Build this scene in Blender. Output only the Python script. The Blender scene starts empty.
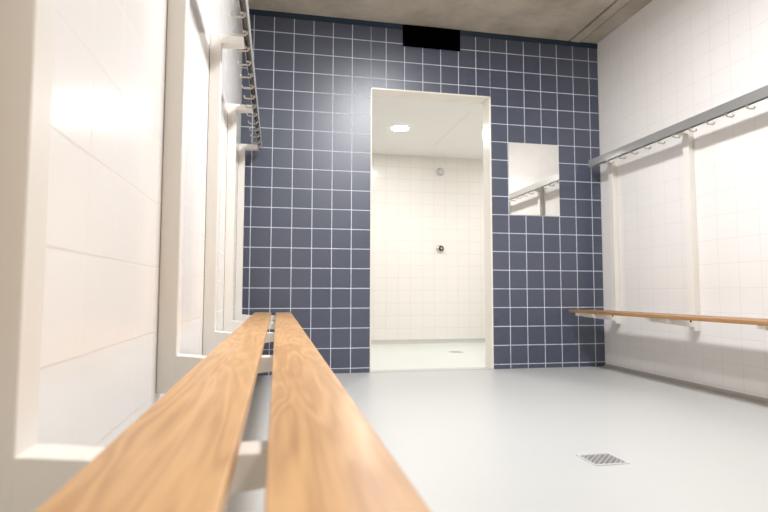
import bpy, bmesh, math
from mathutils import Matrix, Vector
C = bpy.context.scene.collection
S = bpy.context.scene

# ------------------------------------------------------------------ camera
YAW, PIT, ROL, FPX, CAMH = 0.1957, 0.0677, -0.0019, 539.24, 0.604
def cam_dir(x3, z3, y2):
    c, s = math.cos(ROL), math.sin(ROL); x = c*x3+s*z3; z2 = -s*x3+c*z3
    c, s = math.cos(PIT), math.sin(PIT); y = c*y2-s*z2; z = s*y2+c*z2
    c, s = math.cos(YAW), math.sin(YAW)
    return Vector((c*x+s*y, -s*x+c*y, z))
R, U, F = cam_dir(1, 0, 0), cam_dir(0, 1, 0), cam_dir(0, 0, 1)
cd = bpy.data.cameras.new('camera')
cam = bpy.data.objects.new('camera', cd); C.objects.link(cam)
cam.matrix_world = Matrix(((R.x, U.x, -F.x, 0), (R.y, U.y, -F.y, 0), (R.z, U.z, -F.z, CAMH), (0, 0, 0, 1)))
cd.sensor_width = 36; cd.lens = FPX*36/768; cd.clip_start = 0.01
cd.dof.use_dof = True; cd.dof.focus_distance = 2.6; cd.dof.aperture_fstop = 4.5
S.camera = cam

# ------------------------------------------------------------------ world, lights, exposure
w = bpy.data.worlds.new('world'); S.world = w; w.use_nodes = True
w.node_tree.nodes['Background'].inputs[0].default_value = (1, .96, .9, 1)
w.node_tree.nodes['Background'].inputs[1].default_value = 0.0
S.view_settings.view_transform = 'Standard'; S.view_settings.look = 'None'
S.view_settings.gamma = 1; S.view_settings.use_curve_mapping = False
S.view_settings.exposure = 0.78
def area(name, loc, size, power, col=(1, 1, 1)):
    l = bpy.data.lights.new(name, 'AREA'); l.shape = 'DISK'; l.size = size; l.energy = power; l.color = col
    o = bpy.data.objects.new(name, l); C.objects.link(o); o.location = loc
    return o
ROOM_AND_FILL_LAMPS = [(0.97, 2.02), (1.2, -1.45)]          # linear luminaires, 1.5 m and 0.6 m, the second added as unseen rear fill
LAMP_LEN = [1.5, .6]
SHOWER_LAMPS = [(1.205, 5.25), (3.2, 5.25)]
for i, (x, y) in enumerate(ROOM_AND_FILL_LAMPS):
    o = area('room_and_fill_light', (x, y, 2.668), .36, (47, 13)[i], ((.975, .98, 1), (1, .93, .84))[i])
    o.data.shape = 'RECTANGLE'; o.data.size_y = LAMP_LEN[i]
for x, y in SHOWER_LAMPS:
    area('shower_lamp_light', (x, y, 2.262), .15, 11, (.975, .985, 1))

# ------------------------------------------------------------------ dimensions
XL, XR, YB, YF, ZC = -0.28, 2.677, 4.074, -2.3, 2.745
YD = 4.205                       # shower side of the blue wall
DX0, DX1, DZ = 0.702, 1.692, 2.205
SX0, SX1, SYB, SZC = -0.3, 4.2, 6.31, 2.275
TP = 0.15; Z0 = 0.036

# ------------------------------------------------------------------ materials
def mat(name):
    m = bpy.data.materials.new(name); m.use_nodes = True
    return m, m.node_tree.nodes, m.node_tree.links, m.node_tree.nodes['Principled BSDF']
def plain(name, col, rough=.5, metal=0, noise=0.0, nscale=8, coat=0, bump=0):
    m, n, l, b = mat(name)
    b.inputs['Roughness'].default_value = rough; b.inputs['Metallic'].default_value = metal
    b.inputs['Coat Weight'].default_value = coat
    tc = n.new('ShaderNodeTexCoord'); nz = n.new('ShaderNodeTexNoise'); nz.inputs['Scale'].default_value = nscale
    nz.inputs['Detail'].default_value = 6
    l.new(tc.outputs['Object'], nz.inputs['Vector'])
    mx = n.new('ShaderNodeMix'); mx.data_type = 'RGBA'
    mx.inputs[6].default_value = tuple(c*(1-noise) for c in col)+(1,)
    mx.inputs[7].default_value = tuple(min(1, c*(1+noise)) for c in col)+(1,)
    l.new(nz.outputs[0], mx.inputs[0]); l.new(mx.outputs[2], b.inputs['Base Color'])
    if bump:
        bp = n.new('ShaderNodeBump'); bp.inputs['Strength'].default_value = bump; bp.inputs['Distance'].default_value = .004
        l.new(nz.outputs[0], bp.inputs['Height']); l.new(bp.outputs[0], b.inputs['Normal'])
    return m
def tile_mat(name, c1, c2, grout, rough=.15, mortar=.02, wob=.25, spec=.5, ior=1.5):
    m, n, l, b = mat(name)
    uv = n.new('ShaderNodeUVMap'); uv.uv_map = 'UVMap'
    br = n.new('ShaderNodeTexBrick'); br.offset = 0; br.squash = 1
    br.inputs['Scale'].default_value = 1; br.inputs['Brick Width'].default_value = 1; br.inputs['Row Height'].default_value = 1
    br.inputs['Mortar Size'].default_value = mortar; br.inputs['Mortar Smooth'].default_value = .25
    br.inputs['Color1'].default_value = c1+(1,); br.inputs['Color2'].default_value = c2+(1,); br.inputs['Mortar'].default_value = grout+(1,)
    l.new(uv.outputs[0], br.inputs['Vector']); l.new(br.outputs['Color'], b.inputs['Base Color'])
    mr = n.new('ShaderNodeMapRange'); mr.inputs[3].default_value = rough; mr.inputs[4].default_value = .75
    l.new(br.outputs['Fac'], mr.inputs[0]); l.new(mr.outputs[0], b.inputs['Roughness'])
    b.inputs['Specular IOR Level'].default_value = spec; b.inputs['IOR'].default_value = ior
    nz = n.new('ShaderNodeTexNoise'); nz.inputs['Scale'].default_value = 1.3; nz.inputs['Detail'].default_value = 1
    l.new(uv.outputs[0], nz.inputs['Vector'])
    m1 = n.new('ShaderNodeMath'); m1.operation = 'MULTIPLY'; m1.inputs[1].default_value = wob; l.new(nz.outputs[0], m1.inputs[0])
    m2 = n.new('ShaderNodeMath'); m2.operation = 'SUBTRACT'; l.new(m1.outputs[0], m2.inputs[0]); l.new(br.outputs['Fac'], m2.inputs[1])
    bp = n.new('ShaderNodeBump'); bp.inputs['Strength'].default_value = .5; bp.inputs['Distance'].default_value = .0015
    l.new(m2.outputs[0], bp.inputs['Height']); l.new(bp.outputs[0], b.inputs['Normal'])
    return m
def wood_mat(name, dark, pale):
    m, n, l, b = mat(name)
    tc = n.new('ShaderNodeTexCoord')
    def mapped(sc, loc=(0, 0, 0)):
        mp = n.new('ShaderNodeMapping'); mp.inputs['Scale'].default_value = sc; mp.inputs['Location'].default_value = loc
        l.new(tc.outputs['Object'], mp.inputs['Vector']); return mp
    a = n.new('ShaderNodeTexNoise'); a.inputs['Scale'].default_value = 1; a.inputs['Detail'].default_value = 2; a.inputs['Distortion'].default_value = .6
    l.new(mapped((15, 1.5, 15), (3.1, .4, 0)).outputs[0], a.inputs['Vector'])
    mu = n.new('ShaderNodeMath'); mu.operation = 'MULTIPLY'; mu.inputs[1].default_value = 48; l.new(a.outputs[0], mu.inputs[0])
    sn = n.new('ShaderNodeMath'); sn.operation = 'SINE'; l.new(mu.outputs[0], sn.inputs[0])
    ma = n.new('ShaderNodeMath'); ma.operation = 'MULTIPLY_ADD'; ma.inputs[1].default_value = .5; ma.inputs[2].default_value = .5; l.new(sn.outputs[0], ma.inputs[0])
    fz = n.new('ShaderNodeTexNoise'); fz.inputs['Scale'].default_value = 1; fz.inputs['Detail'].default_value = 5
    l.new(mapped((160, 7, 160)).outputs[0], fz.inputs['Vector'])
    big = n.new('ShaderNodeTexNoise'); big.inputs['Scale'].default_value = 1; big.inputs['Detail'].default_value = 3
    l.new(mapped((14, 3.5, 14), (7, 2, 1)).outputs[0], big.inputs['Vector'])
    r = n.new('ShaderNodeValToRGB')
    e = r.color_ramp.elements
    e[0].position = .0; e[0].color = dark+(1,); e[1].position = 1; e[1].color = pale+(1,)
    m1 = n.new('ShaderNodeMix'); m1.data_type = 'FLOAT'; m1.inputs[0].default_value = .62
    l.new(ma.outputs[0], m1.inputs[2]); l.new(fz.outputs[0], m1.inputs[3])
    m2 = n.new('ShaderNodeMix'); m2.data_type = 'FLOAT'; m2.inputs[0].default_value = .42
    l.new(m1.outputs[0], m2.inputs[2]); l.new(big.outputs[0], m2.inputs[3])
    mr = n.new('ShaderNodeMapRange'); mr.inputs[1].default_value = .25; mr.inputs[2].default_value = .75; l.new(m2.outputs[0], mr.inputs[0])
    l.new(mr.outputs[0], r.inputs[0]); l.new(r.outputs[0], b.inputs['Base Color'])
    b.inputs['Roughness'].default_value = .42; b.inputs['Coat Weight'].default_value = .12; b.inputs['Coat Roughness'].default_value = .25
    return m
M_BLUE = tile_mat('blue_glazed_tile', (.045, .060, .104), (.051, .067, .114), (.68, .72, .80), .40, .020, .5, .7, 1.7)
M_WHITE = tile_mat('white_glazed_tile', (.825, .80, .78), (.835, .81, .79), (.72, .68, .65), .20, .011, .5, .2)
M_SHOWER = tile_mat('cream_glazed_tile', (.84, .80, .745), (.85, .81, .755), (.68, .65, .60), .2, .014, .4)
M_FLOOR = plain('pale_resin_floor', (.50, .505, .495), .36, 0, .015, 3, bump=.02)
M_SFLOOR = plain('shower_resin_floor', (.68, .69, .65), .4, 0, .015, 3)
M_PAINT = plain('white_ceiling_paint', (.93, .925, .89), .7, 0, .01, 3)
M_REAR = plain('rear_wall_paint', (.64, .55, .44), .6, 0, .01, 3)
M_FRAME = plain('cream_powder_coat', (.82, .79, .74), .38, 0, .01, 5)
M_JAMB = plain('cream_gloss_paint', (.84, .79, .72), .22, 0, .01, 5)
M_COVE = plain('grey_cove', (.42, .41, .37), .5, 0, .05, 5)
M_SCOVE = plain('shower_cove', (.50, .50, .45), .5, 0, .05, 5)
M_TRIM = plain('dark_blue_trim', (.016, .036, .062), .45, 0, .05, 5)
M_ALU = plain('brushed_aluminium', (.52, .52, .515), .42, .85, .04, 40)
M_CHROME = plain('chrome', (.62, .61, .60), .18, 1, .02, 20)
M_NICKEL = plain('satin_nickel', (.52, .50, .45), .35, .7, .02, 20)
M_STEEL = plain('stainless_steel', (.66, .66, .66), .45, .5, .05, 30)
M_BLACK = plain('matte_black', (.0006, .0006, .0006), .95, 0, .0, 5)
M_BLACK.node_tree.nodes['Principled BSDF'].inputs['Specular IOR Level'].default_value = 0
M_DARK = plain('dark_plastic', (.03, .03, .035), .5, 0, .05, 30)
M_DARKHOLE = plain('drain_shadow', (.02, .02, .022), .8, 0, .05, 30)
M_WOOD = wood_mat('oiled_wood', (.45, .235, .095), (.70, .425, .19))
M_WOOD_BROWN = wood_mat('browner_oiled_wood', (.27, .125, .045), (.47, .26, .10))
def concrete():
    m, n, l, b = mat('raw_concrete')
    tc = n.new('ShaderNodeTexCoord')
    a = n.new('ShaderNodeTexNoise'); a.inputs['Scale'].default_value = 3.0; a.inputs['Detail'].default_value = 9; a.inputs['Roughness'].default_value = .65
    l.new(tc.outputs['Object'], a.inputs['Vector'])
    r = n.new('ShaderNodeValToRGB'); e = r.color_ramp.elements
    e[0].position = .3; e[0].color = (.36, .315, .25, 1); e[1].position = .7; e[1].color = (.58, .52, .43, 1)
    l.new(a.outputs[0], r.inputs[0]); l.new(r.outputs[0], b.inputs['Base Color']); b.inputs['Roughness'].default_value = .85
    bp = n.new('ShaderNodeBump'); bp.inputs['Strength'].default_value = .3; bp.inputs['Distance'].default_value = .01
    l.new(a.outputs[0], bp.inputs['Height']); l.new(bp.outputs[0], b.inputs['Normal'])
    return m
M_SEAM = plain('panel_seam', (.74, .73, .69), .8, 0, .05, 8)
M_CONC = concrete(); M_JOINT = plain('ceiling_joint', (.10, .07, .04), .9, 0, .1, 8)
mm, n_, l_, b_ = mat('mirror_glass'); b_.inputs['Metallic'].default_value = 1; b_.inputs['Roughness'].default_value = .0
b_.inputs['Base Color'].default_value = (.93, .93, .91, 1); M_MIRROR = mm
mm, n_, l_, b_ = mat('lamp_diffuser'); b_.inputs['Emission Color'].default_value = (1, .97, .93, 1); b_.inputs['Emission Strength'].default_value = 9
M_EMIT = mm

# ------------------------------------------------------------------ mesh helpers
def box(bm, x0, x1, y0, y1, z0, z1, bev=0, seg=2):
    v = [bm.verts.new((x, y, z)) for x in (x0, x1) for y in (y0, y1) for z in (z0, z1)]
    f = [bm.faces.new([v[i] for i in q]) for q in ((0, 1, 3, 2), (4, 6, 7, 5), (0, 4, 5, 1), (2, 3, 7, 6), (0, 2, 6, 4), (1, 5, 7, 3))]
    if bev:
        es = list({e for q in f for e in q.edges})
        bmesh.ops.bevel(bm, geom=es, offset=bev, segments=seg, profile=.5, affect='EDGES')
def prism(bm, pts, axis, a, b, bev=0):
    """polygon pts extruded along axis (0 x, 1 y, 2 z)"""
    def P(p, t):
        q = list(p); q.insert(axis, t); return q
    lo = [bm.verts.new(P(p, a)) for p in pts]; hi = [bm.verts.new(P(p, b)) for p in pts]
    k = len(pts); fs = [bm.faces.new(lo), bm.faces.new(hi[::-1])]
    for i in range(k): fs.append(bm.faces.new((lo[i], hi[i], hi[(i+1) % k], lo[(i+1) % k])))
    bmesh.ops.recalc_face_normals(bm, faces=fs)
    if bev:
        es = list({e for q in fs for e in q.edges})
        bmesh.ops.bevel(bm, geom=es, offset=bev, segments=2, profile=.5, affect='EDGES')
def lathe(bm, prof, centre, axis=2, n=32, sign=1):
    """prof: list of (r, h)"""
    rings = []
    for r, h in prof:
        ring = []
        for i in range(n):
            a = 2*math.pi*i/n; p = [r*math.cos(a), r*math.sin(a)]; p.insert(axis, h*sign)
            ring.append(bm.verts.new(Vector(p)+Vector(centre)))
        rings.append(ring)
    fs = []
    for A, B in zip(rings, rings[1:]):
        for i in range(n): fs.append(bm.faces.new((A[i], A[(i+1) % n], B[(i+1) % n], B[i])))
    fs.append(bm.faces.new(rings[0])); fs.append(bm.faces.new(rings[-1]))
    bmesh.ops.recalc_face_normals(bm, faces=fs)
def tube(bm, pts, r, n=10):
    pts = [Vector(p) for p in pts]; rings = []
    for i, p in enumerate(pts):
        d = (pts[min(i+1, len(pts)-1)]-pts[max(i-1, 0)]).normalized()
        up = Vector((0, 1, 0)) if abs(d.y) < .9 else Vector((1, 0, 0))
        a = d.cross(up).normalized(); b = d.cross(a)
        rings.append([bm.verts.new(p+r*(math.cos(2*math.pi*k/n)*a+math.sin(2*math.pi*k/n)*b)) for k in range(n)])
    fs = []
    for A, B in zip(rings, rings[1:]):
        for i in range(n): fs.append(bm.faces.new((A[i], A[(i+1) % n], B[(i+1) % n], B[i])))
    fs += [bm.faces.new(rings[0]), bm.faces.new(rings[-1])]
    bmesh.ops.recalc_face_normals(bm, faces=fs)
def obj(name, bm, m, parent=None, smooth=False, uv=None):
    if uv:
        L = bm.loops.layers.uv.new('UVMap')
        for f in bm.faces:
            for lp in f.loops: lp[L].uv = uv(lp.vert.co, f)
    me = bpy.data.meshes.new(name); bm.to_mesh(me); bm.free(); me.materials.append(m)
    if smooth:
        for p in me.polygons: p.use_smooth = True
        me.set_sharp_from_angle(angle=math.radians(40))
    o = bpy.data.objects.new(name, me); C.objects.link(o)
    if parent:
        o.parent = parent; o.location = -parent.location
    return o
def tag(o, label, cat, group=None):
    o['label'] = label; o['category'] = cat
    if group: o['group'] = group
    return o
def thing(name, label, cat, loc, group=None):
    o = bpy.data.objects.new(name, None); C.objects.link(o); o.location = loc; o.empty_display_size = .1
    return tag(o, label, cat, group)
def struct(name, bm, m, uv=None):
    o = obj(name, bm, m, uv=uv); o['kind'] = 'structure'; return o

# ------------------------------------------------------------------ the setting
b = bmesh.new(); box(b, XL-.15, XR+.15, YF-.15, YD, -.15, 0); struct('floor', b, M_FLOOR)
b = bmesh.new(); box(b, SX0, SX1, YD, SYB, -.15, -.002); struct('floor_shower', b, M_SFLOOR)
# concrete ceiling: main slab, then two narrower strips beside the right wall with open joints
b = bmesh.new()
box(b, XL-.15, 2.406, YF, YB, ZC, ZC+.16)
box(b, 2.424, 2.508, YF, YB, ZC-.004, ZC+.16)
box(b, 2.524, XR+.15, YF, YB, ZC+.004, ZC+.16)
struct('ceiling', b, M_CONC)
b = bmesh.new(); box(b, 2.406, 2.424, YF, YB, ZC+.03, ZC+.10); struct('trim_4', b, M_JOINT)
b = bmesh.new(); box(b, 2.508, 2.524, YF, YB, ZC+.010, ZC+.10); struct('trim_5', b, M_JOINT)
b = bmesh.new(); box(b, SX0, SX1, YD, SYB, SZC, SZC+.1); struct('ceiling_shower', b, M_PAINT)
b = bmesh.new(); box(b, 1.728, 1.733, 4.62, 5.85, SZC-.0012, SZC+.01); struct('trim_6', b, M_SEAM)
# blue back wall: left of the doorway, right of it and above it, each with its own tile setting-out
b = bmesh.new()
box(b, XL-.15, DX0, YB, YD-.0, 0, ZC+.16); box(b, DX1, XR+.15, YB, YD, 0, ZC+.16); box(b, DX0, DX1, YB, YD, DZ, ZC+.16)
def uvb(co, f):
    cx = f.calc_center_median().x
    x0 = DX0 if cx < DX0+.001 else (DX1 if cx > DX1-.001 else DX0+.12)
    return ((co.x-x0)/TP+40, (co.z-Z0)/TP+2)
struct('wall_back', b, M_BLUE, uvb)
b = bmesh.new(); box(b, XR, XR+.15, YF, YB, 0, ZC+.16)
struct('wall_right', b, M_WHITE, lambda co, f: ((co.y-3.165)/TP+60, (co.z-Z0)/TP+2))
b = bmesh.new(); box(b, XL-.15, XL, YF, YB, 0, ZC+.01)
struct('wall_left', b, M_WHITE, lambda co, f: ((co.y-.726)/TP+60, (co.z-.06)/TP+2))
b = bmesh.new(); box(b, XL-.15, XR+.15, YF-.15, YF, 0, ZC+.16)
struct('wall_rear', b, M_REAR, lambda co, f: (co.x/TP+60, (co.z-Z0)/TP+2))
b = bmesh.new(); box(b, SX0, SX1, SYB, SYB+.12, -.15, SZC+.1)
struct('wall_shower_back', b, M_SHOWER, lambda co, f: ((co.x-1.95)/TP+60.5, (co.z-.03)/TP+2))
b = bmesh.new(); box(b, SX0-.12, SX0, YD, SYB+.12, -.15, SZC+.1)
struct('wall_shower_left', b, M_SHOWER, lambda co, f: (co.y/TP+60, (co.z-.03)/TP+2))
b = bmesh.new(); box(b, SX1, SX1+.12, YD, SYB+.12, -.15, SZC+.1)
struct('wall_shower_right', b, M_SHOWER, lambda co, f: (co.y/TP+60, (co.z-.03)/TP+2))
b = bmesh.new(); box(b, SX0, DX0-.02, YD, YD+.01, 0, SZC); box(b, DX1+.02, SX1, YD, YD+.01, 0, SZC); box(b, DX0-.02, DX1+.02, YD, YD+.01, DZ+.02, SZC)
struct('wall_shower_front', b, M_SHOWER, lambda co, f: (co.x/TP+60, (co.z-.03)/TP+2))
# cream steel lining of the doorway
T = .022
b = bmesh.new()
box(b, DX0-.004, DX0+.006, YB-.006, YD+.012, 0, DZ+.004, .002)
box(b, DX1-.008, DX1+.004, YB-.006, YD+.012, 0, DZ+.004, .002)
box(b, DX0-.004, DX1+.004, YB-.006, YD+.012, DZ-.008, DZ+.004, .002)
struct('trim_1', b, M_JAMB)
b = bmesh.new(); box(b, DX0, DX1, YB-.004, YB+.016, -.001, .003); struct('trim_2', b, M_SCOVE)
b = bmesh.new(); box(b, XL, XR, YB-.006, YB+.01, 2.703, ZC); struct('trim_3', b, M_TRIM)
def cove(name, pts, axis, a, c, m):
    b = bmesh.new(); prism(b, pts, axis, a, c); struct(name, b, m)
cove('baseboard_right', [(XR, 0), (XR, .022), (XR-.004, .012), (XR-.012, .004), (XR-.022, 0)], 1, YF, YB, M_COVE)
cove('baseboard_left', [(XL, 0), (XL, .022), (XL+.004, .012), (XL+.012, .004), (XL+.022, 0)], 1, YF, YB, M_COVE)
cove('baseboard_shower', [(SYB, -.002), (SYB, .045), (SYB-.006, .02), (SYB-.014, .007), (SYB-.03, -.002)], 0, SX0, SX1, M_SCOVE)

# ------------------------------------------------------------------ benches with coat rails
RAIL_Z0, RAIL_Z1 = 1.640, 1.700
def rack(side, name, label, frames, y_end, y_start, hook_ys, wood, az, sz, rail_end):
    # az, sz: how much higher the top arms and the seat sit than on the left-hand bench
    wall = XL if side > 0 else XR
    X = lambda d: wall+side*d              # d = distance from the wall
    t = thing(name, label, 'bench', (X(.045), 1.9, .355))
    for y in frames:
        b = bmesh.new()
        xs = sorted((X(.001), X(.045)))
        box(b, xs[0], xs[1], y, y+.05, .362, 1.645+az, .0025)                       # post
        pts = [(X(.03), 1.608+az), (X(.132), 1.613+az), (X(.132), 1.645+az), (X(.03), 1.645+az)]
        prism(b, pts, 1, y+.001, y+.049, .0015)                                   # top arm
        pts = [(X(d), z+sz) for d, z in ((.03, .376), (.368, .421), (.368, .443), (.25, .443), (.12, .4435), (.06, .450), (.03, .452))]
        prism(b, pts, 1, y+.001, y+.049, .0015)                                   # seat arm
        f = obj('support_frame', b, M_FRAME, t)
        if side > 0: continue
        b = bmesh.new(); lathe(b, [(.007, 0), (.007, .003), (.004, .005)], (X(.075), y+.001, .418+sz), 1, 14, -1)
        o = obj('bolt', b, M_DARK, f); o.location = (0, 0, 0)
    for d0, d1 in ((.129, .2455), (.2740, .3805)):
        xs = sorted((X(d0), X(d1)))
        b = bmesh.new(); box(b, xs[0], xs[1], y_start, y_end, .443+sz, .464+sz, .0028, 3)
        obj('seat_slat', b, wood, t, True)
    # channel rail, open underneath
    b = bmesh.new(); q = .003
    a0, a1 = .130, .157
    pts = [(X(a0), RAIL_Z0), (X(a0), RAIL_Z1), (X(a1), RAIL_Z1), (X(a1), RAIL_Z0), (X(a1-q), RAIL_Z0), (X(a1-q), RAIL_Z1-q), (X(a0+q), RAIL_Z1-q), (X(a0+q), RAIL_Z0)]
    prism(b, pts, 1, y_start, rail_end)
    rail = obj('coat_rail', b, M_ALU, t)
    hk = None
    for y in hook_ys:
        if hk is None:
            b = bmesh.new()
            box(b, *sorted((X(.133), X(.154))), y-.007, y+.007, RAIL_Z0-.003, RAIL_Z0+.004, .001)
            path = [(X(.147), y, RAIL_Z0), (X(.147), y, RAIL_Z0-.011), (X(.143), y, RAIL_Z0-.0165), (X(.136), y, RAIL_Z0-.018),
                    (X(.108), y, RAIL_Z0-.018), (X(.101), y, RAIL_Z0-.0165), (X(.097), y, RAIL_Z0-.010), (X(.096), y, RAIL_Z0-.003)]
            box(b, *sorted((X(.142), X(.152))), y-.006, y+.006, RAIL_Z0-.012, RAIL_Z0, .001)
            tube(b, path, .0040, 8)
            hk = obj('coat_hook', b, M_NICKEL, rail, True); hk.location = (0, 0, 0); y00 = y
        else:
            h = hk.copy(); C.objects.link(h); h.parent = rail; h.location = (0, y-y00, 0)
    return t
FR = [3.845-.82*k for k in range(6)]
rack(1, 'changing_room_bench', 'long two-slat wooden bench in the foreground with cream frames along the left wall', FR, 3.905, -.75, [3.868-.1435*k for k in range(28)], M_WOOD, 0, 0, 4.0)
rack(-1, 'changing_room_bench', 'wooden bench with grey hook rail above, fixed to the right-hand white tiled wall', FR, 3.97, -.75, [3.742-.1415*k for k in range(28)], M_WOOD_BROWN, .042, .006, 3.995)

# ------------------------------------------------------------------ things on the blue wall
b = bmesh.new(); box(b, 1.846, 2.293, YB-.006, YB-.0005, 1.238, 1.836, .0008, 1)
tag(obj('wall_mirror', b, M_MIRROR), 'frameless rectangular mirror on the blue tiles right of the doorway', 'mirror')
b = bmesh.new(); box(b, .957, 1.432, YB-.018, YB-.0065, 2.566, 2.737)
tag(obj('wall_panel', b, M_BLACK), 'plain black rectangular panel high on the blue wall above the doorway', 'panel')

# ------------------------------------------------------------------ floor drains
def drain(x0, x1, y0, y1, z, label):
    t = thing('floor_drain', label, 'drain', ((x0+x1)/2, (y0+y1)/2, z))
    b = bmesh.new(); f = .010; h = .003
    box(b, x0, x1, y0, y0+f, z, z+h, .0008); box(b, x0, x1, y1-f, y1, z, z+h, .0008)
    box(b, x0, x0+f, y0+f, y1-f, z, z+h, .0008); box(b, x1-f, x1, y0+f, y1-f, z, z+h, .0008)
    obj('rim', b, M_STEEL, t)
    b = bmesh.new(); box(b, x0+f, x1-f, y0+f, y1-f, z, z+.0006); obj('sump_shade', b, M_DARKHOLE, t)  # flat dark plate stands in for the shade under the grate
    b = bmesh.new(); cx, cy = (x0+x1)/2, (y0+y1)/2; hw = (x1-x0)/2-f; hy = (y1-y0)/2-f
    step = .022
    for sgn in (1, -1):
        k = -9
        while k <= 9:
            c = k*step; k += 1
            # line  dy = sgn*dx + c inside the opening
            a0 = max(-hw, (-hy-c) if sgn > 0 else (c-hy)); a1 = min(hw, (hy-c) if sgn > 0 else (c+hy))
            if a1-a0 < .004: continue
            p, q = Vector((cx+a0, cy+sgn*a0+c, 0)), Vector((cx+a1, cy+sgn*a1+c, 0))
            d = (q-p).normalized(); nn = Vector((-d.y, d.x, 0))*.0025
            pts = [p+nn, q+nn, q-nn, p-nn]
            prism(b, [(v.x, v.y) for v in pts], 2, z+.0008+(0 if sgn > 0 else .0001), z+.0024)
    obj('grate', b, M_STEEL, t)
drain(1.102, 1.238, 1.749, 1.878, 0, 'square stainless steel grated drain in the pale changing-room floor')
drain(1.74, 1.87, 5.25, 5.38, -.002, 'small steel drain in the shower floor beyond the doorway')

# ------------------------------------------------------------------ shower fittings
t = thing('wall_shower', 'small round chrome shower head high on the cream shower wall', 'shower head', (1.952, SYB, 2.089))
b = bmesh.new(); lathe(b, [(.052, .0005), (.052, .006), (.046, .012), (.03, .016)], (1.952, SYB, 2.089), 1, 32, -1); obj('wall_flange', b, M_CHROME, t, True)
b = bmesh.new(); lathe(b, [(.020, .016), (.022, .03), (.030, .05), (.028, .056)], (1.952, SYB, 2.087), 1, 24, -1); obj('spray_nozzle', b, M_STEEL, t, True)
t = thing('shower_button', 'round chrome shower push button with dark centre at mid height on shower wall', 'shower button', (1.95, SYB, 1.136))
b = bmesh.new(); lathe(b, [(.048, .0005), (.048, .008), (.042, .016), (.034, .019)], (1.95, SYB, 1.136), 1, 32, -1); obj('wall_flange', b, M_CHROME, t, True)
b = bmesh.new(); lathe(b, [(.031, .018), (.031, .034), (.027, .040)], (1.955, SYB, 1.142), 1, 24, -1); obj('push_button', b, M_DARK, t, True)
b = bmesh.new(); lathe(b, [(.013, .040), (.012, .043)], (1.955, SYB, 1.142), 1, 20, -1); obj('button_cap', b, M_CHROME, t, True)

# ------------------------------------------------------------------ luminaires
SL = ['round recessed downlight glowing in the white shower ceiling, seen through the doorway', 'round recessed downlight in the shower ceiling, hidden to the right of the doorway']
for (x, y), lab in zip(SHOWER_LAMPS, SL):
    t = thing('ceiling_downlight', lab, 'ceiling light', (x, y, SZC), 'shower downlights')
    b = bmesh.new(); lathe(b, [(.098, 0), (.097, .004), (.090, .006), (.088, .004)], (x, y, SZC), 2, 40, -1); obj('trim_ring', b, M_FRAME, t, True)
    b = bmesh.new(); lathe(b, [(.087, .0042), (.087, .009)], (x, y, SZC), 2, 40, -1); obj('diffuser', b, M_EMIT, t)
RL = ['long linear ceiling lamp over the middle of the changing room', 'short linear fill lamp added out of view at the rear of the changing room']
for (x, y), lab, ll in zip(ROOM_AND_FILL_LAMPS, RL, LAMP_LEN):  # the rear housing is invented to carry the added ambient fill
    t = thing('ceiling_or_fill_lamp', lab, 'ceiling light', (x, y, ZC))
    b = bmesh.new(); box(b, x-.11, x+.11, y-ll/2-.03, y+ll/2+.03, ZC-.066, ZC, .006); obj('lamp_housing', b, M_FRAME, t)
    b = bmesh.new(); box(b, x-.09, x+.09, y-ll/2-.01, y+ll/2+.01, ZC-.070, ZC-.0662); obj('diffuser', b, M_EMIT, t)
